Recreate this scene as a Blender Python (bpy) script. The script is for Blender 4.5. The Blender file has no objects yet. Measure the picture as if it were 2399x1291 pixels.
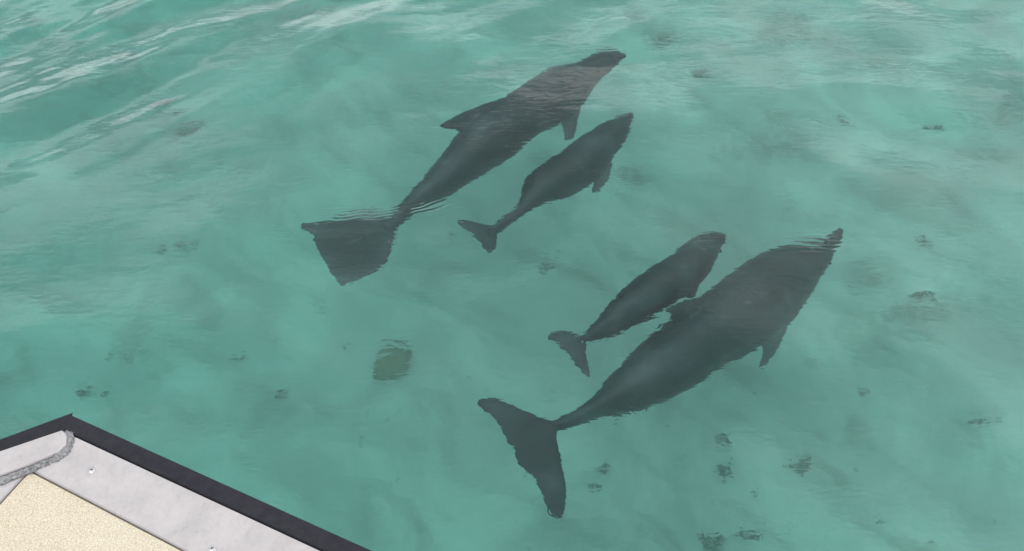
import bpy, bmesh, math, random, json
import numpy as np
from mathutils import Vector, noise
random.seed(7)
R = math.radians
S = bpy.context.scene
col = S.collection

# ------------------------------------------------------------------ camera
cam = bpy.data.cameras.new('camera')
cam.sensor_width = 36.0
cam.lens = 18.0 / math.tan(R(25))
cam.clip_start = 0.05
cam.clip_end = 1500
co = bpy.data.objects.new('camera', cam)
co.location = (0, 0, 5.0)
co.rotation_euler = (R(90 - 42), 0, 0)
col.objects.link(co)
S.camera = co

# ------------------------------------------------------------------ world: overcast sky
w = bpy.data.worlds.new('World'); S.world = w; w.use_nodes = True
nt = w.node_tree; nt.nodes.clear()
def N(nt, t, **kw):
    n = nt.nodes.new(t)
    for k, v in kw.items(): setattr(n, k, v)
    return n
out = N(nt, 'ShaderNodeOutputWorld'); bg = N(nt, 'ShaderNodeBackground')
sky = N(nt, 'ShaderNodeTexSky', sky_type='NISHITA', sun_disc=False)
SUN_EL, SUN_ROT = R(58), R(200)
sky.sun_elevation = SUN_EL; sky.sun_rotation = SUN_ROT; sky.air_density = 1.0; sky.dust_density = 2.0
CLOUD_BASE = (5.6, 6.1, 6.7, 1)
tc = N(nt, 'ShaderNodeTexCoord')
mp = N(nt, 'ShaderNodeMapping'); mp.inputs['Scale'].default_value = (1.0, 1.0, 2.2); mp.inputs['Location'].default_value = (-18.788, -16.379, -13.187)
n1 = N(nt, 'ShaderNodeTexNoise'); n1.inputs['Scale'].default_value = 2.0; n1.inputs['Detail'].default_value = 5; n1.inputs['Roughness'].default_value = .5
n1.inputs['Distortion'].default_value = .6
cr = N(nt, 'ShaderNodeValToRGB')
cr.color_ramp.elements[0].position = .42; cr.color_ramp.elements[0].color = CLOUD_BASE
cr.color_ramp.elements[1].position = .56; cr.color_ramp.elements[1].color = (24.5, 24.5, 24.5, 1)
mx = N(nt, 'ShaderNodeMix', data_type='RGBA'); mx.inputs[0].default_value = .9
nt.links.new(tc.outputs['Generated'], mp.inputs['Vector']); nt.links.new(mp.outputs[0], n1.inputs['Vector'])
nt.links.new(n1.outputs['Fac'], cr.inputs[0]); nt.links.new(sky.outputs[0], mx.inputs[6]); nt.links.new(cr.outputs[0], mx.inputs[7])
nt.links.new(mx.outputs[2], bg.inputs['Color']); bg.inputs['Strength'].default_value = .1
nt.links.new(bg.outputs[0], out.inputs['Surface'])

sun = bpy.data.lights.new('sun', 'SUN'); sun.energy = 0.8; sun.angle = R(25); sun.color = (1, .96, .9)
so = bpy.data.objects.new('sun', sun); col.objects.link(so)
so.rotation_euler = (R(90) - SUN_EL, 0, R(180) - SUN_ROT + R(0))
S.view_settings.view_transform = 'Standard'; S.view_settings.look = 'None'; S.view_settings.gamma = 1
S.view_settings.exposure = 0.0
S.view_settings.use_curve_mapping = False
c = S.cycles
c.use_denoising = True; c.caustics_refractive = True; c.caustics_reflective = False
c.max_bounces = 14; c.transmission_bounces = 10; c.diffuse_bounces = 4; c.glossy_bounces = 3; c.volume_bounces = 2
c.sample_clamp_indirect = 6; c.blur_glossy = 0.5

GEO = json.loads('''{"D":{"adult_one":{"body":[[1.061,9.002,-0.62,0.015,0.014],[1.011,8.995,-0.638,0.046,0.045],[0.948,8.999,-0.656,0.097,0.098],[0.866,8.945,-0.673,0.128,0.131],[0.771,8.84,-0.691,0.152,0.159],[0.662,8.71,-0.702,0.18,0.191],[0.527,8.571,-0.705,0.253,0.271],[0.323,8.286,-0.708,0.288,0.312],[0.14,8.118,-0.712,0.259,0.284],[-0.074,7.87,-0.715,0.263,0.299],[-0.252,7.633,-0.718,0.251,0.298],[-0.43,7.365,-0.729,0.186,0.231],[-0.613,7.102,-0.747,0.13,0.176],[-0.801,6.869,-0.764,0.079,0.117],[-0.906,6.727,-0.782,0.061,0.076],[-0.991,6.627,-0.8,0.068,0.061]],"fins":{"dorsal":{"t":0.14,"s":[[[0.04,8.273,-0.56],[-0.407,7.515,-0.56]],[[-0.202,8.1,-0.51],[-0.431,7.638,-0.51]],[[-0.375,7.942,-0.46],[-0.462,7.636,-0.46]],[[-0.51,7.788,-0.41],[-0.525,7.615,-0.41]],[[-0.603,7.636,-0.36],[-0.587,7.593,-0.36]]]},"flipper":{"t":0.16,"s":[[[0.632,8.267,-0.8],[0.37,8.125,-0.8]],[[0.616,8.203,-0.867],[0.423,8.088,-0.867]],[[0.582,8.083,-0.933],[0.453,8.052,-0.933]],[[0.537,7.954,-1.0],[0.461,7.917,-1.0]]]},"fluke":[{"t":0.07,"s":[[[-0.926,6.76,-0.8],[-1.431,6.29,-0.8]],[[-1.183,6.807,-0.795],[-1.479,6.368,-0.795]],[[-1.376,6.72,-0.79],[-1.53,6.486,-0.79]],[[-1.523,6.689,-0.785],[-1.585,6.577,-0.785]],[[-1.653,6.685,-0.78],[-1.658,6.629,-0.78]]]},{"t":0.07,"s":[[[-1.116,6.811,-0.8],[-1.47,6.347,-0.8]],[[-0.924,6.731,-0.81],[-1.436,6.296,-0.81]],[[-1.002,6.268,-0.82],[-1.376,6.171,-0.82]]]},{"t":0.07,"s":[[[-0.907,6.648,-0.8],[-1.445,6.323,-0.8]],[[-0.931,6.351,-0.815],[-1.408,6.252,-0.815]],[[-1.01,6.199,-0.83],[-1.37,6.168,-0.83]],[[-1.142,6.096,-0.845],[-1.334,6.104,-0.845]],[[-1.263,6.032,-0.86],[-1.29,6.041,-0.86]]]}]}},"calf_one":{"body":[[1.056,8.121,-0.75,0.011,0.01],[1.017,8.057,-0.75,0.037,0.036],[0.968,7.997,-0.75,0.071,0.072],[0.899,7.894,-0.75,0.124,0.129],[0.819,7.774,-0.75,0.147,0.155],[0.695,7.615,-0.75,0.175,0.187],[0.554,7.398,-0.75,0.197,0.213],[0.394,7.226,-0.75,0.202,0.222],[0.238,7.103,-0.75,0.166,0.191],[0.156,6.969,-0.75,0.102,0.123],[0.081,6.847,-0.773,0.052,0.067],[-0.035,6.733,-0.799,0.043,0.062],[-0.135,6.636,-0.824,0.044,0.056],[-0.185,6.602,-0.85,0.048,0.044]],"fins":{"dorsal":{"t":0.14,"s":[[[0.317,7.314,-0.64],[0.173,7.007,-0.64]],[[0.218,7.246,-0.603],[0.152,7.001,-0.603]],[[0.139,7.117,-0.567],[0.138,6.99,-0.567]],[[0.117,7.012,-0.53],[0.124,6.985,-0.53]]]},"flipper":{"t":0.16,"s":[[[0.855,7.61,-0.8],[0.686,7.434,-0.8]],[[0.841,7.489,-0.85],[0.714,7.397,-0.85]],[[0.801,7.338,-0.9],[0.675,7.299,-0.9]],[[0.713,7.207,-0.95],[0.642,7.18,-0.95]]]},"fluke":[{"t":0.08,"s":[[[-0.126,6.685,-0.85],[-0.257,6.524,-0.85]],[[-0.234,6.718,-0.847],[-0.298,6.571,-0.847]],[[-0.343,6.747,-0.843],[-0.367,6.644,-0.843]],[[-0.437,6.749,-0.84],[-0.437,6.729,-0.84]]]},{"t":0.08,"s":[[[-0.126,6.644,-0.85],[-0.264,6.544,-0.85]],[[-0.118,6.541,-0.86],[-0.23,6.477,-0.86]],[[-0.13,6.459,-0.87],[-0.196,6.425,-0.87]],[[-0.156,6.417,-0.88],[-0.173,6.407,-0.88]]]}]}},"calf_two":{"body":[[1.622,6.425,-0.66,0.021,0.019],[1.593,6.408,-0.66,0.055,0.055],[1.536,6.372,-0.66,0.086,0.088],[1.466,6.314,-0.66,0.114,0.118],[1.367,6.176,-0.66,0.147,0.157],[1.249,6.013,-0.66,0.17,0.183],[1.115,5.902,-0.66,0.174,0.191],[0.959,5.748,-0.66,0.168,0.196],[0.795,5.599,-0.664,0.131,0.162],[0.663,5.475,-0.676,0.084,0.115],[0.557,5.4,-0.688,0.045,0.061],[0.488,5.361,-0.7,0.036,0.033]],"fins":{"dorsal":{"t":0.14,"s":[[[0.925,5.856,-0.55],[0.794,5.658,-0.55]],[[0.825,5.776,-0.51],[0.77,5.654,-0.51]],[[0.761,5.671,-0.47],[0.75,5.649,-0.47]]]},"flipper":{"t":0.16,"s":[[[1.4,5.998,-0.7],[1.239,5.82,-0.7]],[[1.365,5.918,-0.75],[1.266,5.817,-0.75]],[[1.333,5.831,-0.8],[1.298,5.818,-0.8]]]},"fluke":[{"t":0.08,"s":[[[0.507,5.402,-0.7],[0.404,5.206,-0.7]],[[0.404,5.427,-0.693],[0.359,5.261,-0.693]],[[0.314,5.427,-0.687],[0.303,5.325,-0.687]],[[0.257,5.394,-0.68],[0.247,5.357,-0.68]]]},{"t":0.08,"s":[[[0.517,5.357,-0.7],[0.377,5.245,-0.7]],[[0.511,5.225,-0.713],[0.431,5.147,-0.713]],[[0.526,5.116,-0.727],[0.48,5.059,-0.727]],[[0.526,5.051,-0.74],[0.511,5.028,-0.74]]]}]}},"adult_two":{"body":[[2.569,6.601,-0.8,0.018,0.017],[2.514,6.509,-0.811,0.045,0.044],[2.433,6.411,-0.822,0.073,0.074],[2.28,6.287,-0.833,0.15,0.154],[2.123,6.178,-0.844,0.223,0.232],[1.945,6.014,-0.85,0.281,0.297],[1.75,5.802,-0.85,0.293,0.313],[1.521,5.61,-0.85,0.266,0.288],[1.313,5.445,-0.85,0.243,0.267],[1.132,5.29,-0.85,0.239,0.271],[0.946,5.128,-0.85,0.213,0.253],[0.745,4.972,-0.833,0.15,0.185],[0.578,4.836,-0.8,0.084,0.113],[0.428,4.723,-0.767,0.051,0.075],[0.292,4.638,-0.733,0.043,0.053],[0.229,4.591,-0.7,0.04,0.036]],"fins":{"dorsal":{"t":0.14,"s":[[[1.436,5.723,-0.62],[1.139,5.461,-0.62]],[[1.287,5.663,-0.553],[1.122,5.477,-0.553]],[[1.168,5.586,-0.487],[1.102,5.464,-0.487]],[[1.073,5.48,-0.42],[1.072,5.442,-0.42]]]},"flipper":{"t":0.14,"s":[[[2.084,5.888,-0.92],[1.741,5.548,-0.92]],[[2.032,5.762,-0.997],[1.784,5.544,-0.997]],[[1.952,5.619,-1.073],[1.781,5.496,-1.073]],[[1.818,5.419,-1.15],[1.755,5.388,-1.15]]]},"fluke":[{"t":0.07,"s":[[[0.267,4.658,-0.7],[0.023,4.42,-0.7]],[[0.126,4.707,-0.68],[-0.026,4.45,-0.68]],[[0.001,4.768,-0.66],[-0.1,4.618,-0.66]],[[-0.11,4.807,-0.64],[-0.164,4.688,-0.64]],[[-0.211,4.788,-0.62],[-0.226,4.737,-0.62]]]},{"t":0.07,"s":[[[0.154,4.682,-0.68],[-0.02,4.44,-0.68]],[[0.277,4.635,-0.69],[0.015,4.415,-0.69]],[[0.288,4.45,-0.7],[0.036,4.327,-0.7]]]},{"t":0.07,"s":[[[0.282,4.605,-0.7],[0.009,4.434,-0.7]],[[0.295,4.428,-0.69],[0.028,4.322,-0.69]],[[0.318,4.225,-0.68],[0.133,4.186,-0.68]],[[0.327,4.046,-0.67],[0.199,3.993,-0.67]],[[0.302,3.912,-0.66],[0.23,3.897,-0.66]]]}]}}},"clumps":[[-3.42,9.645,0.161,1,"dark rounded weed clump on pale sand left of the upper dolphin's fin"],[2.089,10.191,0.104,1,"black weed tuft on sand right of the upper dolphin's beak"],[3.544,6.946,0.092,2.2,"dark narrow weed scrap on sand right of the largest dolphin's head"],[1.623,5.419,0.076,0.7,"upper of two dark weed tufts below the largest dolphin's belly"],[1.583,5.163,0.082,0.7,"lower of two dark weed tufts below the largest dolphin's belly"],[2.136,5.158,0.096,1,"bent brown weed strand on sand below the largest dolphin's flipper"],[-3.458,6.238,0.043,1,"small triangular weed tuft above the boat corner, beside a wider clump"],[-3.648,6.235,0.079,1.4,"wide ragged weed clump straight above the boat's black corner"],[-1.939,6.13,0.057,1,"faint weed tuft between the boat corner and the round brown rock"],[0.308,7.349,0.071,1.8,"flat weed scrap on sand between the two pairs of dolphins"],[2.833,5.998,0.05,0.8,"short upright weed tuft with ripples over it, right of the largest dolphin's flipper"],[1.464,4.6,0.099,1.3,"dark weed clump at the bottom edge of the picture under the flukes' right side"],[1.723,4.647,0.086,1.3,"brown weed clump near the bottom edge, right of a darker clump"],[3.685,5.642,0.07,2,"thin dark weed scrap on sand near the right edge of the picture"],[0.693,5.267,0.062,2,"thin weed scrap just right of the largest dolphin's long fluke"],[0.612,5.077,0.047,0.8,"pale thin weed strand right of the tip of the largest dolphin's fluke"],[-3.268,7.913,0.056,0.8,"curved weed strand on sand left of the upper dolphin's triangular fluke"],[-3.08,7.953,0.08,1.8,"blurred weed patch beside a curved strand, left of the triangular fluke"],[3.724,7.6,0.088,1.6,"faint brown weed patch on sand right of the largest dolphin's beak"],[4.342,9.487,0.091,2.2,"thin weed scrap on green sand in the upper right of the picture"],[3.357,9.471,0.081,1,"faint small weed tuft midway between upper dolphins and right edge"],[1.704,10.949,0.119,1.2,"faint bushy weed tuft just past the upper dolphin's beak"],[-2.351,6.583,0.059,1.4,"pale thin weed strands on sand left of the round brown rock"],[-1.438,6.548,0.029,1.2,""],[0.311,7.488,0.028,1.2,""],[0.413,7.554,0.04,1.2,""],[-0.35,6.165,0.025,1.2,""],[-3.898,9.369,0.044,1.2,""],[2.999,4.552,0.026,1.2,""],[-0.554,7.86,0.032,1.2,""],[-1.191,7.567,0.036,1.2,""],[1.806,4.972,0.027,1.2,""],[-3.32,6.642,0.04,1.2,""],[0.81,5.674,0.028,1.2,""],[1.967,5.992,0.025,1.2,""],[-3.527,6.656,0.041,1.2,""],[-1.211,5.66,0.024,1.2,""],[-0.267,7.404,0.035,1.2,""],[-1.699,7.001,0.03,1.2,""],[-0.068,6.142,0.022,1.2,""],[3.83,5.63,0.028,1.2,""],[2.589,5.199,0.021,1.2,""],[-0.891,5.268,0.02,1.2,""],[-2.018,7.661,0.028,1.2,""],[1.206,5.604,0.021,1.2,""],[2.642,4.723,0.027,1.2,""],[3.297,4.856,0.023,1.2,""],[0.125,4.582,0.02,1.2,""],[-2.656,7.407,0.027,1.2,""],[-2.081,6.726,0.022,1.2,""]],"rock":[-0.993,6.343],"stains":[[3.073,10.986,0.372,0.32],[2.576,9.105,0.375,0.27],[2.13,8.975,0.219,0.176],[5.131,9.581,0.274,0.332],[3.207,7.197,0.187,0.188],[3.406,6.789,0.36,0.135],[2.669,5.572,0.077,0.09],[1.706,10.974,0.124,0.16],[-2.384,11.503,0.354,0.245],[5.255,10.489,0.29,0.156],[-3.467,9.654,0.161,0.144],[1.17,8.657,0.214,0.138],[4.796,8.841,0.174,0.14]],"deck":{"co":[-0.8394,1.3762,3.4],"ro":[-0.241,1.0757,3.4],"lo":[-0.9538,1.3117,3.4],"ci":[-0.8423,1.3374,3.4],"ri":[-0.3268,1.0757,3.4],"li":[-0.9447,1.2856,3.4],"cc":[-0.8768,1.2462,3.4],"rc":[-0.5594,1.0757,3.4],"lc":[-0.9059,1.1737,3.4],"pl":[[-0.8423,1.3374,3.4],[-0.8291,1.323,3.4],[-0.8232,1.3006,3.4],[-0.8312,1.2826,3.4],[-0.8787,1.2521,3.4],[-0.9248,1.228,3.4]],"screws":[[-0.7626,1.2433,3.4],[-0.5101,1.0765,3.4]]},"rings":[[0.761,4.358],[-0.856,5.915],[0.229,3.619]],"packets":[[-1.081,6.202],[-0.724,4.629],[-0.828,5.938],[-0.59,6.277],[2.103,5.892],[0.832,8.562]]}''')

# ------------------------------------------------------------------ helpers
def tag(o, label=None, cat=None, group=None, kind=None):
    for k, v in (('label', label), ('category', cat), ('group', group), ('kind', kind)):
        if v: o[k] = v
    return o
def mesh(name, vs, fs, mat=None, parent=None, smooth=True):
    me = bpy.data.meshes.new(name); me.from_pydata([tuple(v) for v in vs], [], fs)
    if smooth: me.polygons.foreach_set('use_smooth', [True] * len(me.polygons))
    o = bpy.data.objects.new(name, me); col.objects.link(o)
    if mat: me.materials.append(mat)
    if parent: o.parent = parent
    return o
def from_bm(name, bm, mat=None, parent=None, smooth=False):
    me = bpy.data.meshes.new(name); bmesh.ops.recalc_face_normals(bm, faces=bm.faces); bm.to_mesh(me); bm.free()
    if smooth: me.polygons.foreach_set('use_smooth', [True] * len(me.polygons))
    o = bpy.data.objects.new(name, me); col.objects.link(o)
    if mat: me.materials.append(mat)
    if parent: o.parent = parent
    return o
def empty(name, loc):
    o = bpy.data.objects.new(name, None); col.objects.link(o); o.location = loc; o.empty_display_size = .1
    return o
def mat(name, base=(.5, .5, .5), rough=.5, metal=0, spec=.5):
    m = bpy.data.materials.new(name); m.use_nodes = True
    b = m.node_tree.nodes['Principled BSDF']
    b.inputs['Base Color'].default_value = (*base, 1); b.inputs['Roughness'].default_value = rough
    b.inputs['Metallic'].default_value = metal; b.inputs['Specular IOR Level'].default_value = spec
    return m, m.node_tree, b
def noise_node(nt, scale, detail=4, rough=.55, vec=None, dist=0):
    n = N(nt, 'ShaderNodeTexNoise'); n.inputs['Scale'].default_value = scale; n.inputs['Detail'].default_value = detail
    n.inputs['Roughness'].default_value = rough; n.inputs['Distortion'].default_value = dist
    if vec is not None: nt.links.new(vec, n.inputs['Vector'])
    return n
def ramp(nt, fac, stops):
    r = N(nt, 'ShaderNodeValToRGB'); e = r.color_ramp.elements
    while len(e) < len(stops): e.new(.5)
    for q, (p, cc) in zip(e, stops): q.position = p; q.color = (*cc, 1)
    nt.links.new(fac, r.inputs[0]); return r
def mapping(nt, scale=(1, 1, 1), rot=(0, 0, 0), loc=(0, 0, 0), kind='Object'):
    t = N(nt, 'ShaderNodeTexCoord'); m = N(nt, 'ShaderNodeMapping')
    m.inputs['Scale'].default_value = scale; m.inputs['Rotation'].default_value = rot; m.inputs['Location'].default_value = loc
    nt.links.new(t.outputs[kind], m.inputs['Vector']); return m.outputs[0]
def math_n(nt, op, a, b=None, c_=None):
    n = N(nt, 'ShaderNodeMath', operation=op)
    for i, v in enumerate((a, b, c_)):
        if v is None: continue
        if isinstance(v, (int, float)): n.inputs[i].default_value = v
        else: nt.links.new(v, n.inputs[i])
    return n.outputs[0]

# ------------------------------------------------------------------ seabed
def graded(a, b, step, far, n):
    core = np.arange(a, b + 1e-6, step)
    g = np.geomspace(step * 2, far, n)
    return np.concatenate([a - g[::-1], core, b + g])
def grid(xs, ys, zf):
    X, Y = np.meshgrid(xs, ys); Z = zf(X, Y)
    v = np.stack([X.ravel(), Y.ravel(), Z.ravel()], 1)
    nx, ny = len(xs), len(ys)
    i = np.arange(nx * ny).reshape(ny, nx)
    f = np.stack([i[:-1, :-1], i[:-1, 1:], i[1:, 1:], i[1:, :-1]], -1).reshape(-1, 4)
    return v, f
def fast_mesh(name, v, f, m):
    me = bpy.data.meshes.new(name)
    me.vertices.add(len(v)); me.vertices.foreach_set('co', v.astype(np.float32).ravel())
    me.loops.add(f.size); me.loops.foreach_set('vertex_index', f.astype(np.int32).ravel())
    me.polygons.add(len(f)); me.polygons.foreach_set('loop_start', np.arange(0, f.size, 4, dtype=np.int32))
    me.update(calc_edges=True); me.validate()
    me.polygons.foreach_set('use_smooth', np.ones(len(f), bool)); me.materials.append(m)
    o = bpy.data.objects.new(name, me); col.objects.link(o); return o
rng = np.random.default_rng(11)
def waves(n, l0, l1, ang, spread, slope, seed):
    r = np.random.default_rng(seed); out = []
    for _ in range(n):
        L = math.exp(r.uniform(math.log(l0), math.log(l1))); t = ang + r.normal() * spread; k = 2 * math.pi / L
        out.append((k * math.cos(t), k * math.sin(t), slope / k * r.uniform(.6, 1.4), r.uniform(0, 6.28)))
    return out
def ev(ws, X, Y):
    Z = np.zeros_like(X)
    for kx, ky, a, p in ws: Z += a * np.sin(kx * X + ky * Y + p)
    return Z
def gauss(X, Y, x, y, a, b=None, t=0):
    b = b or a; dx, dy = X - x, Y - y; u = dx * math.cos(t) + dy * math.sin(t); v = -dx * math.sin(t) + dy * math.cos(t)
    return np.exp(-(u / a) ** 2 - (v / b) ** 2)
BED = -2.6
bed_w = waves(10, 1.2, 5, R(40), .9, .018, 3) + waves(12, .45, 1.0, R(48), .22, .05, 4)
def bed_z(X, Y):
    base = ev(bed_w[:10], X, Y)
    rip = ev(bed_w[10:], X, Y) * (.25 + 1.1 * gauss(X, Y, 2.6, 6.0, 3.0))
    fade = np.exp(-np.maximum(0, np.hypot(X, Y - 6) - 9) / 8)
    slope = .55 / (1 + np.exp((X + 1.3 + .25 * (Y - 6)) / .8)) - .12 * np.exp(-((X - .8) / 2.2) ** 2 - ((Y - 6.5) / 3) ** 2)
    return BED - slope + (base + rip) * fade
xs = graded(-7.5, 7.5, .05, 420, 16); ys = graded(2.5, 15.5, .05, 420, 16)
v, f = grid(xs, ys, bed_z)
m_sand, nt, b = mat('sand', rough=.9, spec=.2)
att = N(nt, 'ShaderNodeAttribute', attribute_name='stain')
oc = mapping(nt)
rot_ = N(nt, 'ShaderNodeMapping'); rot_.inputs['Rotation'].default_value = (0, 0, R(42)); scl_ = N(nt, 'ShaderNodeMapping'); scl_.inputs['Scale'].default_value = (.42, 1, 1)
nt.links.new(oc, rot_.inputs['Vector']); nt.links.new(rot_.outputs[0], scl_.inputs['Vector']); bed_dir = scl_.outputs[0]
na = noise_node(nt, .75, 6, .6, oc, .8); nb = noise_node(nt, 2.4, 5, .6, bed_dir, .8); nc = noise_node(nt, 16, 4, .6, oc)
base = ramp(nt, na.outputs['Fac'], [(.34, (.49, .475, .43)), (.48, (.61, .59, .53)), (.62, (.82, .785, .70))])
alg = ramp(nt, nb.outputs['Fac'], [(.30, (.58, .58, .54)), (.48, (.93, .93, .92)), (.75, (1.05, 1.05, 1.04))])
m1 = N(nt, 'ShaderNodeMix', data_type='RGBA', blend_type='MULTIPLY'); m1.inputs[0].default_value = 1.0
nt.links.new(base.outputs[0], m1.inputs[6]); nt.links.new(alg.outputs[0], m1.inputs[7])
nd = noise_node(nt, 5.5, 5, .65, oc, 1.0)
st = math_n(nt, 'MULTIPLY', att.outputs['Fac'], math_n(nt, 'MULTIPLY_ADD', nd.outputs['Fac'], 3.4, -1.15))
st = math_n(nt, 'MINIMUM', math_n(nt, 'MAXIMUM', st, 0), .8)
m2 = N(nt, 'ShaderNodeMix', data_type='RGBA'); m2.inputs[7].default_value = (.17, .15, .12, 1)
nt.links.new(st, m2.inputs[0]); nt.links.new(m1.outputs[2], m2.inputs[6])
# small dark bits of shell and weed in the sand
sp = ramp(nt, nc.outputs['Fac'], [(.26, (.35, .35, .3)), (.34, (1, 1, 1)), (1, (1, 1, 1))])
m3 = N(nt, 'ShaderNodeMix', data_type='RGBA', blend_type='MULTIPLY'); m3.inputs[0].default_value = .8
nt.links.new(m2.outputs[2], m3.inputs[6]); nt.links.new(sp.outputs[0], m3.inputs[7])
nt.links.new(m3.outputs[2], b.inputs['Base Color'])
bm_ = N(nt, 'ShaderNodeBump'); bm_.inputs['Strength'].default_value = .5; bm_.inputs['Distance'].default_value = .02
nt.links.new(nc.outputs['Fac'], bm_.inputs['Height']); nt.links.new(bm_.outputs[0], b.inputs['Normal'])
sea = fast_mesh('seabed', v, f, m_sand); tag(sea, 'pale sandy seabed seen through turquoise water', 'seabed', kind='structure')
s_ = np.zeros(len(v))
for x, y, a, bb in GEO['stains']:
    s_ = np.maximum(s_, gauss(v[:, 0], v[:, 1], x, y, a * 1.1, bb * 1.1, random.uniform(-.4, .4)))
at = sea.data.attributes.new('stain', 'FLOAT', 'POINT'); at.data.foreach_set('value', s_.astype(np.float32))
def bedz(x, y): return float(bed_z(np.array([x], float), np.array([y], float))[0])

# ------------------------------------------------------------------ water
W1 = waves(18, .5, 1.9, R(130), .24, .038, 21)      # short swell, crests running away to the right
W2 = waves(24, .14, .4, R(128), .25, .015, 22)
W3 = waves(14, .5, 2.2, R(88), .25, .022, 23)        # upper right, crests across the view
W4 = waves(12, .9, 2.8, R(75), .8, .013, 24)        # everywhere
def water_z(X, Y):
    tl = np.clip(1.15 * gauss(X, Y, -4.6, 8.6, 3.0, 2.0, R(20)) + .8 * gauss(X, Y, -1.0, 9.8, 2.6, 1.2), 0, 1.2)
    tr = np.clip(gauss(X, Y, 4.6, 9.2, 3.2, 1.6), 0, 1)
    al = np.clip((Y - 10) / 3, 0, 1)
    al = np.maximum(al, np.clip((np.abs(X) - 5.5) / 2, 0, 1))
    Z = ev(W1, X, Y) * np.maximum(tl, al) + ev(W2, X, Y) * np.maximum(tl * .8, al * .7) + ev(W3, X, Y) * np.maximum(tr, al) + ev(W4, X, Y)
    return Z * np.exp(-np.maximum(0, np.hypot(X, Y - 6) - 10) / 14)
xs = graded(-6.5, 6.5, .025, 420, 20); ys = graded(2.0, 13.0, .025, 420, 20)
v, f = grid(xs, ys, water_z)
nx, ny = len(xs), len(ys); n0 = len(v)
edge = list(range(nx)) + [i * nx + nx - 1 for i in range(1, ny)] + [(ny - 1) * nx + i for i in range(nx - 2, -1, -1)] + [i * nx for i in range(ny - 2, 0, -1)]
low = v[edge].copy(); low[:, 2] = -4.5
v = np.vstack([v, low]); ne = len(edge)
side = [(edge[(i + 1) % ne], edge[i], n0 + i, n0 + (i + 1) % ne) for i in range(ne)]
# bottom: four corner quad is enough
c0 = n0; c1 = n0 + nx - 1; c2 = n0 + nx - 1 + ny - 1; c3 = n0 + 2 * (nx - 1) + ny - 1
f = np.vstack([f, np.array(side), np.array([[c0, c3, c2, c1]])])
m_w = bpy.data.materials.new('sea_water'); m_w.use_nodes = True; nt = m_w.node_tree; nt.nodes.clear()
o_ = N(nt, 'ShaderNodeOutputMaterial'); gl = N(nt, 'ShaderNodeBsdfPrincipled')
gl.inputs['Base Color'].default_value = (1, 1, 1, 1); gl.inputs['Roughness'].default_value = .06
gl.inputs['Transmission Weight'].default_value = 1; gl.inputs['IOR'].default_value = 1.333
nt.links.new(gl.outputs[0], o_.inputs['Surface'])
va = N(nt, 'ShaderNodeVolumeAbsorption'); vs_ = N(nt, 'ShaderNodeVolumeScatter'); ad = N(nt, 'ShaderNodeAddShader')
SIG_A = (.205, .035, .047); SIG_S = .16
va.inputs['Color'].default_value = tuple(1 - s / .5 for s in SIG_A) + (1,); va.inputs['Density'].default_value = .5
vs_.inputs['Color'].default_value = (.9, 1, .97, 1); vs_.inputs['Density'].default_value = SIG_S; vs_.inputs['Anisotropy'].default_value = .3
nt.links.new(va.outputs[0], ad.inputs[0]); nt.links.new(vs_.outputs[0], ad.inputs[1]); nt.links.new(ad.outputs[0], o_.inputs['Volume'])
# fine ripples as relief
gp = N(nt, 'ShaderNodeNewGeometry'); pos = gp.outputs['Position']
def vmap(scale, rot=0):
    m = N(nt, 'ShaderNodeMapping'); m.inputs['Scale'].default_value = scale; m.inputs['Rotation'].default_value = (0, 0, rot)
    nt.links.new(pos, m.inputs['Vector']); return m.outputs[0]
fine = noise_node(nt, 22, 2, .5, vmap((.5, 1, 1), R(6)), .4)
ripple = noise_node(nt, 8, 2, .5, vmap((.3, 1, 1), R(-4)), .4)
patch = noise_node(nt, 1.7, 2, .5, pos)
fine_amp = math_n(nt, 'MULTIPLY_ADD', math_n(nt, 'SMOOTH_MIN', math_n(nt, 'MAXIMUM', math_n(nt, 'MULTIPLY_ADD', patch.outputs['Fac'], 4.0, -1.6), 0), 1.0, .2), .0026, .0012)
mid = noise_node(nt, 2.6, 2, .5, vmap((.45, 1, 1), R(-14)), .4)
h = math_n(nt, 'ADD', math_n(nt, 'MULTIPLY_ADD', fine.outputs['Fac'], fine_amp, math_n(nt, 'MULTIPLY', ripple.outputs['Fac'], .0021)), math_n(nt, 'MULTIPLY', mid.outputs['Fac'], .010))
def vlen(cx, cy, sx=1, sy=1):
    a = N(nt, 'ShaderNodeVectorMath', operation='SUBTRACT'); nt.links.new(pos, a.inputs[0]); a.inputs[1].default_value = (cx, cy, 0)
    s = N(nt, 'ShaderNodeVectorMath', operation='MULTIPLY'); nt.links.new(a.outputs[0], s.inputs[0]); s.inputs[1].default_value = (sx, sy, 0)
    l = N(nt, 'ShaderNodeVectorMath', operation='LENGTH'); nt.links.new(s.outputs[0], l.inputs[0]); return l.outputs['Value']
# rings spreading from small disturbances: centre, radius, band width, wavelength, height
for (cx, cy), (r0, wd, lam, amp) in zip(GEO['rings'], [(.055, .03, .03, .0003), (.03, .025, .025, .0003), (.022, .018, .022, .0003)]):
    d = vlen(cx, cy)
    g = math_n(nt, 'EXPONENT', math_n(nt, 'MULTIPLY', math_n(nt, 'POWER', math_n(nt, 'MULTIPLY', math_n(nt, 'SUBTRACT', d, r0), 1 / wd), 2), -1))
    s = math_n(nt, 'MULTIPLY', math_n(nt, 'MULTIPLY', math_n(nt, 'SINE', math_n(nt, 'MULTIPLY', d, 2 * math.pi / lam)), g), amp)
    h = math_n(nt, 'ADD', h, s)
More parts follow.
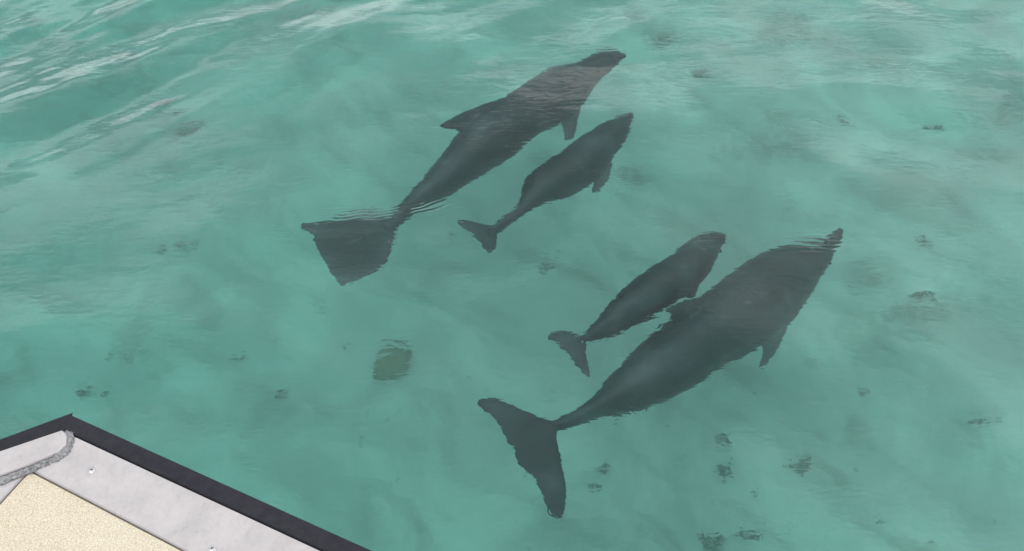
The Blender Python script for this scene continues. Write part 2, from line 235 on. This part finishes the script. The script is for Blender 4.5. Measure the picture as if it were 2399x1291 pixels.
# short trains of capillary ripples
sep = N(nt, 'ShaderNodeSeparateXYZ'); nt.links.new(pos, sep.inputs[0])
wob = noise_node(nt, 7, 2, .5, pos)
for (cx, cy), (sx, sy, th, lam, amp) in zip(GEO['packets'], [(.24, .10, R(98), .034, .0014), (.11, .08, R(92), .032, .0001), (.10, .08, R(78), .026, .0010), (.22, .08, R(116), .042, .0015), (.18, .10, R(84), .050, .0018), (.14, .07, R(96), .036, .0009)]):
    d = vlen(cx, cy, 1 / sx, 1 / sy)
    g = math_n(nt, 'EXPONENT', math_n(nt, 'MULTIPLY', math_n(nt, 'POWER', d, 2), -1))
    ph = math_n(nt, 'ADD', math_n(nt, 'MULTIPLY', sep.outputs['X'], math.cos(th) * 2 * math.pi / lam), math_n(nt, 'MULTIPLY', sep.outputs['Y'], math.sin(th) * 2 * math.pi / lam))
    ph = math_n(nt, 'ADD', ph, math_n(nt, 'MULTIPLY', wob.outputs['Fac'], 11))
    h = math_n(nt, 'ADD', h, math_n(nt, 'MULTIPLY', math_n(nt, 'MULTIPLY', math_n(nt, 'SINE', ph), g), amp))
bp = N(nt, 'ShaderNodeBump'); bp.inputs['Strength'].default_value = 1; bp.inputs['Distance'].default_value = 1
nt.links.new(h, bp.inputs['Height']); nt.links.new(bp.outputs[0], gl.inputs['Normal'])
water = fast_mesh('sea_water', v, f, m_w); tag(water, 'clear turquoise sea water with light ripples', 'water', kind='structure')

# ------------------------------------------------------------------ dolphins
def skin(name, k):
    m, nt, b = mat(name, rough=.45, spec=.3)
    oc = mapping(nt); at = N(nt, 'ShaderNodeAttribute', attribute_name='belly')
    a = noise_node(nt, 3.0, 5, .6, oc, .4); a2 = noise_node(nt, 14, 4, .6, oc)
    r = ramp(nt, a.outputs['Fac'], [(.3, tuple(x * k * .55 for x in (.030, .078, .082))), (.5, tuple(x * k for x in (.038, .09, .093))), (.72, tuple(x * k * 2.4 for x in (.052, .09, .092)))])
    r2 = ramp(nt, a2.outputs['Fac'], [(.3, (.8,) * 3), (.62, (1.15,) * 3), (.72, (1.7,) * 3)])
    mm = N(nt, 'ShaderNodeMix', data_type='RGBA', blend_type='MULTIPLY'); mm.inputs[0].default_value = 1
    nt.links.new(r.outputs[0], mm.inputs[6]); nt.links.new(r2.outputs[0], mm.inputs[7])
    mb = N(nt, 'ShaderNodeMix', data_type='RGBA'); mb.inputs[7].default_value = (.13, .17, .17, 1)
    nt.links.new(at.outputs['Fac'], mb.inputs[0]); nt.links.new(mm.outputs[2], mb.inputs[6]); nt.links.new(mb.outputs[2], b.inputs['Base Color'])
    return m
m_eye, _, _ = mat('dolphin_eye', (.01, .01, .01), .2)
def cr(P, n):
    P = np.array(P, float); Q = []
    E = np.vstack([2 * P[0] - P[1], P, 2 * P[-1] - P[-2]])
    for i in range(1, len(E) - 2):
        for t in np.arange(n) / n:
            p0, p1, p2, p3 = E[i - 1:i + 3]
            Q.append(.5 * (2 * p1 + (p2 - p0) * t + (2 * p0 - 5 * p1 + 4 * p2 - p3) * t * t + (3 * p1 - p0 - 3 * p2 + p3) * t ** 3))
    Q.append(P[-1]); return np.array(Q)
def add_loft(bm, rings):
    rv = [[bm.verts.new(tuple(p)) for p in r] for r in rings]; n = len(rv[0])
    for a, b_ in zip(rv, rv[1:]):
        for i in range(n): bm.faces.new((a[i], a[(i + 1) % n], b_[(i + 1) % n], b_[i]))
    bm.faces.new(rv[0][::-1]); bm.faces.new(rv[-1])
def add_fin(bm, fn):
    secs = np.array([a + b_ for a, b_ in fn['s']], float); secs = cr(secs, 4)
    mids = (secs[:, :3] + secs[:, 3:]) / 2; span = np.gradient(mids, axis=0)
    rings = []
    for s, sp_ in zip(secs, span):
        L, T = s[:3], s[3:]; ch = T - L; c_ = np.linalg.norm(ch); n_ = np.cross(ch, sp_); n_ /= np.linalg.norm(n_) + 1e-9
        if rings and np.dot(n_, ln) < 0: n_ = -n_
        ln = n_; r = []
        for k in range(16):
            t = 2 * math.pi * k / 16; u = .5 - .5 * math.cos(t)
            th = math.sin(t) * (fn['t'] * c_ * (1.15 - .5 * u) * .5 + .0115)
            r.append(L + ch * u + n_ * th)
        rings.append(r)
    add_loft(bm, rings)
def make_dolphin(key, label, group, mt):
    d = GEO['D'][key]; st_ = np.array(d['body']); Q = cr(st_, 6)
    for _ in range(2): Q[1:-1] = (Q[:-2] + 2 * Q[1:-1] + Q[2:]) / 4
    C = Q[:, :3]; T = np.gradient(C, axis=0); T /= np.linalg.norm(T, axis=1)[:, None]
    org = C[len(C) // 2].copy()
    bm = bmesh.new(); rings = []; frames = []
    for i in range(len(C)):
        L = np.cross(T[i], (0, 0, 1)); L /= np.linalg.norm(L); U = np.cross(L, T[i]); frames.append((L, U))
        a, b_ = max(Q[i, 3], .012), max(Q[i, 4], .012)
        rings.append([C[i] + a * math.cos(t) * L + b_ * math.sin(t) * U for t in np.linspace(0, 2 * math.pi, 32, endpoint=False)])
    add_loft(bm, rings)
    fl = d['fins']
    add_fin(bm, fl['dorsal']); add_fin(bm, fl['flipper'])
    # the other flipper, mirrored across the spine's vertical plane
    sec = np.array([a + b_ for a, b_ in fl['flipper']['s']], float)
    root = (sec[0, :3] + sec[0, 3:]) / 2; j = int(np.argmin(np.linalg.norm(C - root, axis=1))); L = frames[j][0]
    def mir(p): return p - 2 * np.dot(p - C[j], L) * L
    ms = [[list(mir(s[:3]) + np.array((0, 0, -.12)) * k / 3), list(mir(s[3:]) + np.array((0, 0, -.12)) * k / 3)] for k, s in enumerate(sec)]
    add_fin(bm, dict(t=fl['flipper']['t'], s=ms))
    for q in fl['fluke']: add_fin(bm, q)
    for vv in bm.verts: vv.co -= Vector(org)
    fmids = []
    for fn in [fl['flipper'], dict(s=ms), *fl['fluke']]:
        z = cr(np.array([a + b_ for a, b_ in fn['s']], float), 4); fmids.append(((z[:, :3] + z[:, 3:]) / 2, .6 * np.linalg.norm(z[:, :3] - z[:, 3:], axis=1).max()))
    bmesh.ops.recalc_face_normals(bm, faces=bm.faces)
    me = bpy.data.meshes.new('tmp'); bm.to_mesh(me); bm.free()
    tmp = bpy.data.objects.new('tmp', me); col.objects.link(tmp)
    rm = tmp.modifiers.new('r', 'REMESH'); rm.mode = 'VOXEL'; rm.voxel_size = .0075; rm.use_smooth_shade = True
    sm = tmp.modifiers.new('s', 'SMOOTH'); sm.factor = .5; sm.iterations = 12
    dg = bpy.context.evaluated_depsgraph_get(); me2 = bpy.data.meshes.new_from_object(tmp.evaluated_get(dg))
    bpy.data.objects.remove(tmp); me2.name = 'dolphin'
    o = bpy.data.objects.new('dolphin', me2); col.objects.link(o); o.location = Vector(org)
    me2.materials.clear(); me2.materials.append(mt)
    me2.polygons.foreach_set('use_smooth', [True] * len(me2.polygons))
    # countershading: pale belly below the flanks
    n = len(me2.vertices); P_ = np.zeros(n * 3, np.float32); me2.vertices.foreach_get('co', P_); P_ = P_.reshape(-1, 3) + org
    bel = np.zeros(n, np.float32)
    for s0 in range(0, n, 20000):
        q = P_[s0:s0 + 20000]; dd = ((q[:, None, :] - C[None, ::2, :]) ** 2).sum(2); j = dd.argmin(1) * 2
        nf = np.ones(len(q))
        for fm, fc_ in fmids: nf *= (((q[:, None, :] - fm[None]) ** 2).sum(2).min(1) > fc_ ** 2)
        hgt = (q[:, 2] - C[j, 2]) / np.maximum(Q[j, 4], .02)
        bel[s0:s0 + 20000] = .35 * np.clip((-hgt - .15) / .35, 0, 1) + .3 * np.clip((-hgt - .6) / .3, 0, 1) * nf * (Q[j, 3] > .06) * (j < .72 * len(C)) * (dd.min(1) < (np.maximum(Q[j, 3], Q[j, 4]) * 1.12) ** 2)
    a_ = me2.attributes.new('belly', 'FLOAT', 'POINT'); a_.data.foreach_set('value', bel)
    tag(o, label, 'dolphin', group)
    # eyes on both sides of the head
    ie = 6 * 2 + 4; sc = Q[ie, 3]
    for sg in (-1, 1):
        e = bmesh.new(); bmesh.ops.create_uvsphere(e, u_segments=12, v_segments=8, radius=.016)
        for vv in e.verts: vv.co.z *= .8
        L, U = frames[ie]; p = C[ie] + sg * L * Q[ie, 3] * .97 - U * Q[ie, 4] * .12 - org
        eo = from_bm('eye', e, m_eye, o, True); eo.location = Vector(p)
    return o
g1 = None
make_dolphin('adult_one', 'large grey dolphin with a swept back dorsal fin and broad triangular tail fluke', g1, skin('skin_dark', .36))
make_dolphin('calf_one', 'small dolphin calf with pointed beak swimming just below the flipper of the large dolphin', g1, skin('skin_mid', .33))
make_dolphin('calf_two', 'small blunt headed dolphin calf whose body is overlapped by the big dolphin\'s dorsal fin', g1, skin('skin_calf', .38))
make_dolphin('adult_two', 'largest dolphin, with long spread crescent tail fluke and its dorsal fin over a calf', g1, skin('skin_grey', .36))
# ------------------------------------------------------------------ weed and rock on the seabed
def weed_mat(name, c1, c2):
    m, nt, b = mat(name, rough=.8, spec=.2)
    n = noise_node(nt, 30, 3, .6, mapping(nt)); r = ramp(nt, n.outputs['Fac'], [(.3, c1), (.7, c2)])
    nt.links.new(r.outputs[0], b.inputs['Base Color']); return m
m_wd = weed_mat('weed_dark', (.05, .055, .04), (.17, .17, .12)); m_wb = weed_mat('weed_brown', (.11, .10, .075), (.27, .25, .19))
m_black = weed_mat('weed_black', (.015, .02, .012), (.05, .055, .035))
def make_weed(x, y, s, asp, mt, seed, ang):
    r = random.Random(seed); vs, fs = [], []
    nb = int(min(34, 9 + s * 170))
    for k in range(nb):
        a = r.uniform(0, 2 * math.pi); rr = s * math.sqrt(r.random()) * .75
        u, v_ = rr * math.cos(a) * asp ** .5, rr * math.sin(a) / asp ** .5
        bx, by = u * math.cos(ang) - v_ * math.sin(ang), u * math.sin(ang) + v_ * math.cos(ang)
        d = ang + r.gauss(0, .7) + (math.pi if r.random() < .5 else 0); ln_ = s * r.uniform(.35, .95); wd = s * r.uniform(.07, .17)
        up = s * r.uniform(.15, .6); cv = r.uniform(-.9, .9); i0 = len(vs); px, py, dd = bx, by, d
        for q in range(5):
            t = q / 4; ww = wd * (math.sin(math.pi * min(1, .18 + t * .8)) + .1)
            z = .004 + up * math.sin(t * 2.3) + r.uniform(0, .004)
            nx_, ny_ = -math.sin(dd), math.cos(dd)
            vs += [(px + nx_ * ww, py + ny_ * ww, z), (px, py, z + ww * .5), (px - nx_ * ww, py - ny_ * ww, z)]
            if q:
                b0 = i0 + (q - 1) * 3; fs += [(b0, b0 + 1, b0 + 4, b0 + 3), (b0 + 1, b0 + 2, b0 + 5, b0 + 4)]
            px += math.cos(dd) * ln_ / 4; py += math.sin(dd) * ln_ / 4; dd += cv / 4
    o = mesh('weed_clump', vs, fs, mt); o.location = (x, y, bedz(x, y) - .004)
    return o
for i, (x, y, s, asp, lb) in enumerate(GEO['clumps']):
    faint = any(q in lb for q in ('faint', 'pale', 'brown', 'blurred')) or (not lb and i % 3 == 0)
    a = {0: .2, 5: R(55), 15: R(50), 3: R(80), 4: R(80)}.get(i, random.uniform(-.3, .3))
    o = make_weed(x, y, s * .9, asp, m_black if i == 0 else m_wb if faint else m_wd, 100 + i, a)
    if lb: tag(o, lb, 'seaweed', 'weed clumps on the seabed')
    else: tag(o, 'tiny dark speck of drifted weed on the pale sand', 'seaweed', 'tiny weed specks on the sand')

def make_rock(x, y):
    bm = bmesh.new(); bmesh.ops.create_icosphere(bm, subdivisions=5, radius=1)
    for v_ in bm.verts:
        p = v_.co.copy()
        d = 1 + .16 * noise.noise(p * 1.5 + Vector((3, 1, 2))) + .09 * noise.noise(p * 4.5) + .05 * noise.noise(p * 11) + .03 * noise.noise(p * 24)
        v_.co = Vector((p.x * .165, p.y * .125, p.z * .06)) * d
    m, nt, b = mat('rock_turf', rough=.95, spec=.2)
    n = noise_node(nt, 22, 5, .65, mapping(nt)); r = ramp(nt, n.outputs['Fac'], [(.3, (.09, .08, .04)), (.5, (.20, .175, .085)), (.7, (.30, .27, .15))])
    nt.links.new(r.outputs[0], b.inputs['Base Color'])
    o = from_bm('rock', bm, m, smooth=True); o.location = (x, y, bedz(x, y) + .035); o.rotation_euler = (0, 0, R(32))
    tag(o, 'round brown algae covered rock lying alone on the pale sand', 'rock')
    # short algae turf round its rim
    r = random.Random(5); vs, fs = [], []
    for k in range(420):
        t = r.uniform(0, 2 * math.pi); rad = r.uniform(.6, 1.04); ux, uy = .165 * rad * math.cos(t), .125 * rad * math.sin(t)
        zz = .06 * math.sqrt(max(0, 1 - min(1, rad) ** 2)) - .01; h_ = r.uniform(.012, .035); a2 = r.uniform(0, 6.28); w_ = r.uniform(.003, .007)
        i0 = len(vs); ex, ey = ux + math.cos(t) * h_ * .8, uy + math.sin(t) * h_ * .8
        vs += [(ux - w_ * math.sin(a2), uy + w_ * math.cos(a2), zz), (ux + w_ * math.sin(a2), uy - w_ * math.cos(a2), zz), (ex, ey, zz + h_)]; fs.append((i0, i0 + 1, i0 + 2))
    t_ = mesh('algae_turf', vs, fs, m, o, False); t_['kind'] = 'stuff'
make_rock(*GEO['rock'])

# ------------------------------------------------------------------ bow corner of the boat
DK = {k: ([Vector(q) for q in v_] if isinstance(v_[0], list) else Vector(v_)) for k, v_ in GEO['deck'].items()}
ZD = 3.4
def ext(a, b_, L): d = (b_ - a).normalized(); return a + d * L
co_, ci, cc = DK['co'], DK['ci'], DK['cc']
ro, ri, rc = ext(co_, DK['ro'], 2.6), ext(ci, DK['ri'], 2.6), ext(cc, DK['rc'], 2.6)
lo, li, lc = ext(co_, DK['lo'], 1.6), ext(ci, DK['li'], 1.6), ext(cc, DK['lc'], 1.5)
boat = empty('boat_bow', (co_.x, co_.y, ZD))
tag(boat, 'corner of a boat bow deck with black rubber edge, aluminium trim and cream panel', 'boat')
ORG = Vector((co_.x, co_.y, ZD))
def slab(name, pts, z0, z1, mt, bev=.0015, shrink=0.0):
    c_ = sum((Vector((p.x, p.y, 0)) for p in pts), Vector()) / len(pts)
    bm = bmesh.new(); vb = []
    for p in pts: vb.append(bm.verts.new((p.x - ORG.x, p.y - ORG.y, z0 - ORG.z)))
    fc = bm.faces.new(vb); ex = bmesh.ops.extrude_face_region(bm, geom=[fc])
    for g in ex['geom']:
        if isinstance(g, bmesh.types.BMVert): g.co.z = z1 - ORG.z
    if bev: bmesh.ops.bevel(bm, geom=list(bm.edges), offset=bev, segments=2, affect='EDGES')
    return from_bm(name, bm, mt, boat)
def inset(pts, d):
    # push every edge of the polygon inward by d
    n = len(pts); A = sum(pts[i].x * pts[(i + 1) % n].y - pts[(i + 1) % n].x * pts[i].y for i in range(n)); sg = 1 if A > 0 else -1
    L = []
    for i in range(n):
        a, b_ = pts[i], pts[(i + 1) % n]; t = (b_ - a).normalized(); nn = Vector((-t.y, t.x, 0)) * sg; L.append((a + nn * d, t))
    res = []
    for i in range(n):
        (p, t), (q, u) = L[i - 1], L[i]; den = t.x * u.y - t.y * u.x
        k = ((q.x - p.x) * u.y - (q.y - p.y) * u.x) / den; res.append(p + t * k)
    return res
m_rub, nt, b = mat('black_rubber', (.03, .03, .036), .8, 0, .15)
n = noise_node(nt, 60, 5, .65, mapping(nt)); r = ramp(nt, n.outputs['Fac'], [(.3, (.019, .020, .026)), (.7, (.030, .030, .036))]); nt.links.new(r.outputs[0], b.inputs['Base Color'])
bb = N(nt, 'ShaderNodeBump'); bb.inputs['Distance'].default_value = .0006; bb.inputs['Strength'].default_value = .6; n2 = noise_node(nt, 300, 3, .6, mapping(nt)); nt.links.new(n2.outputs['Fac'], bb.inputs['Height']); nt.links.new(bb.outputs[0], b.inputs['Normal'])
def alu(name, base, dark):
    m, nt, b = mat(name, base, .55, .25, .4)
    n = noise_node(nt, 16, 6, .65, mapping(nt, (1, 1, 1)), .4); n2 = noise_node(nt, 120, 4, .7, mapping(nt, (1, .6, 1), (0, 0, R(35))))
    r = ramp(nt, n.outputs['Fac'], [(.3, tuple(x * .86 for x in base)), (.55, base), (.75, tuple(min(1, x * 1.07) for x in base))])
    r2 = ramp(nt, n2.outputs['Fac'], [(.28, dark), (.42, (.95,) * 3), (.8, (1.05,) * 3)])
    mm = N(nt, 'ShaderNodeMix', data_type='RGBA', blend_type='MULTIPLY'); mm.inputs[0].default_value = .8
    nt.links.new(r.outputs[0], mm.inputs[6]); nt.links.new(r2.outputs[0], mm.inputs[7]); nt.links.new(mm.outputs[2], b.inputs['Base Color'])
    bb = N(nt, 'ShaderNodeBump'); bb.inputs['Distance'].default_value = .0008; bb.inputs['Strength'].default_value = .5
    nt.links.new(n2.outputs['Fac'], bb.inputs['Height']); nt.links.new(bb.outputs[0], b.inputs['Normal']); return m
m_al = alu('aluminium', (.475, .45, .452), (.80, .78, .78))
m_wl, nt, b = mat('weld_metal', rough=.5, metal=.4)
n = noise_node(nt, 190, 4, .7, mapping(nt)); r = ramp(nt, n.outputs['Fac'], [(.34, (.11, .11, .12)), (.5, (.24, .24, .25)), (.66, (.42, .415, .42))]); nt.links.new(r.outputs[0], b.inputs['Base Color'])
bb = N(nt, 'ShaderNodeBump'); bb.inputs['Distance'].default_value = .004; bb.inputs['Strength'].default_value = .8; nt.links.new(n.outputs['Fac'], bb.inputs['Height']); nt.links.new(bb.outputs[0], b.inputs['Normal'])
m_pan, nt, b = mat('cream_nonskid', rough=.7, spec=.3)
vo = N(nt, 'ShaderNodeTexVoronoi', feature='DISTANCE_TO_EDGE'); vo.inputs['Scale'].default_value = 210
wv = N(nt, 'ShaderNodeVectorMath', operation='ADD'); oc = mapping(nt); nn_ = noise_node(nt, 90, 3, .6, oc)
sc_ = N(nt, 'ShaderNodeVectorMath', operation='SCALE'); sc_.inputs['Scale'].default_value = .012; nt.links.new(nn_.outputs['Color'], sc_.inputs[0])
nt.links.new(oc, wv.inputs[0]); nt.links.new(sc_.outputs[0], wv.inputs[1]); nt.links.new(wv.outputs[0], vo.inputs['Vector'])
r = ramp(nt, vo.outputs['Distance'], [(.0, (.42, .35, .26)), (.10, (.60, .545, .43)), (.35, (.645, .59, .47))])
n3 = noise_node(nt, 9, 5, .6, oc); r3 = ramp(nt, n3.outputs['Fac'], [(.3, (.94, .92, .89)), (.65, (1.0, 1.0, 1.0))])
mm = N(nt, 'ShaderNodeMix', data_type='RGBA', blend_type='MULTIPLY'); mm.inputs[0].default_value = 1
nt.links.new(r.outputs[0], mm.inputs[6]); nt.links.new(r3.outputs[0], mm.inputs[7]); nt.links.new(mm.outputs[2], b.inputs['Base Color'])
bb = N(nt, 'ShaderNodeBump'); bb.inputs['Distance'].default_value = .0012; bb.inputs['Strength'].default_value = .6
nt.links.new(vo.outputs['Distance'], bb.inputs['Height']); nt.links.new(bb.outputs[0], b.inputs['Normal'])
m_dk, _, _ = mat('dark_sealant', (.05, .035, .035), .8)
m_hull, nt, b = mat('hull_paint', (.62, .63, .63), .35)
n = noise_node(nt, 1.5, 4, .6, mapping(nt)); r = ramp(nt, n.outputs['Fac'], [(.3, (.55, .56, .56)), (.7, (.66, .67, .67))]); nt.links.new(r.outputs[0], b.inputs['Base Color'])

slab('rubber_edge', inset([co_, ro, ri, ci], .0011), 3.30, 3.4055, m_rub, .0012)
slab('rubber_edge', inset([co_, ci, li, lo], .0011), 3.30, 3.4055, m_rub, .0012)
slab('metal_strip', inset([ci, ri, rc, cc], .0012), 3.385, 3.404, m_al)
slab('metal_strip', inset([ci, cc, lc, li], .0012), 3.385, 3.402, m_al)
back = Vector((1.5, -1.6, 0))
slab('deck_panel', inset([cc, rc, back, lc], .0014), 3.385, 3.4005, m_pan, .0012)
slab('under_frame', inset([co_, ro, back + Vector((.6, 0, 0)), lo], .02), 3.34, 3.384, m_dk, 0)
# flat bar welded over the left strip, and its bead
pl = DK['pl']; far = ext(pl[4], pl[5], 1.4)
slab('cover_plate', [ci + Vector((-.001, -.002, 0)), *pl[1:5], far, ext(ci, DK['li'], 1.45) + Vector((0, -.002, 0))], 3.4025, 3.4085, m_al, .0015)
def bead(pts, rad, name):
    Q = cr([tuple(p) for p in pts], 26); T = np.gradient(Q, axis=0); vs, fs = [], []
    for i, (p, t) in enumerate(zip(Q, T)):
        t = t / (np.linalg.norm(t) + 1e-9); L = np.array((-t[1], t[0], 0))
        for k in range(14):
            a = 2 * math.pi * k / 14; q = Vector(p) * 130; rr = rad * (1 + .5 * noise.noise(q * 2.2 + Vector((k * .9, 0, 0))) + .3 * noise.noise(q * .7) + .06 * math.sin(i * 1.5))
            vs.append(tuple(p + L * math.cos(a) * rr * 1.15 + np.array((0, 0, 1)) * math.sin(a) * rr * .55 - np.array(ORG)))
        if i:
            for k in range(14): b0 = (i - 1) * 14; fs.append((b0 + k, b0 + (k + 1) % 14, b0 + 14 + (k + 1) % 14, b0 + 14 + k))
    return mesh(name, vs, fs, m_wl, boat)
zb = Vector((0, 0, 3.4045))
off = [Vector((p.x, p.y, 0)) + zb for p in (pl[0] + Vector((.004, -.006, 0)), pl[1] + Vector((.002, 0, 0)), pl[2] + Vector((.003, -.003, 0)), pl[3] + Vector((.001, -.006, 0)), (pl[3] + pl[4]) / 2 + Vector((.002, -.008, 0)), pl[4] + Vector((.004, -.007, 0)), pl[5] + Vector((.004, -.008, 0)), ext(pl[4], pl[5], .3) + Vector((.004, -.008, 0)))]
bead(off, .0068, 'weld_bead')
m_scr, _, _ = mat('screw_steel', (.55, .55, .56), .3, 1.0)
for p in DK['screws']:
    # pan head with a cross recess, on a washer
    bm = bmesh.new()
    prof = [(0, .0022), (.003, .0021), (.0048, .0014), (.0056, 0), (.0064, 0), (.0068, -.0012)]
    rings = [[bm.verts.new((r_ * math.cos(t), r_ * math.sin(t), z_)) for t in np.linspace(0, 2 * math.pi, 24, endpoint=False)] for r_, z_ in prof[1:]]
    top = bm.verts.new((0, 0, .0022))
    for i in range(24): bm.faces.new((top, rings[0][i], rings[0][(i + 1) % 24]))
    for a, b_ in zip(rings, rings[1:]):
        for i in range(24): bm.faces.new((a[i], b_[i], b_[(i + 1) % 24], a[(i + 1) % 24]))
    so_ = from_bm('screw', bm, m_scr, boat, True); so_.location = Vector((p.x, p.y, 3.4052)) - ORG
    bm = bmesh.new()
    for an in (0, 90):
        g = bmesh.ops.create_cube(bm, size=1)
        for v_ in g['verts']: v_.co = Vector((v_.co.x * .0055, v_.co.y * .0012, v_.co.z * .001 + (.00003 if an else 0)))
        bmesh.ops.rotate(bm, verts=g['verts'], matrix=__import__('mathutils').Matrix.Rotation(R(an + 20), 3, 'Z'))
    xo = from_bm('cross_recess', bm, m_dk, so_); xo.location = (0, 0, .0020)
# hull below the deck, drawn in towards the waterline
bm = bmesh.new(); rings = []
hp = inset([co_, ro, back + Vector((.6, 0, 0)), lo], .09); cen = sum(hp, Vector()) / 4
for z_, k_ in ((3.335, 1.0), (2.0, .93), (.6, .86), (-.5, .78)):
    rings.append([bm.verts.new((cen.x + (p.x - cen.x) * k_ - ORG.x, cen.y + (p.y - cen.y) * k_ - ORG.y, z_ - ORG.z)) for p in hp])
for a, b_ in zip(rings, rings[1:]):
    for i in range(4): bm.faces.new((a[i], a[(i + 1) % 4], b_[(i + 1) % 4], b_[i]))
bm.faces.new(rings[0]); bm.faces.new(rings[-1])
from_bm('hull', bm, m_hull, boat)
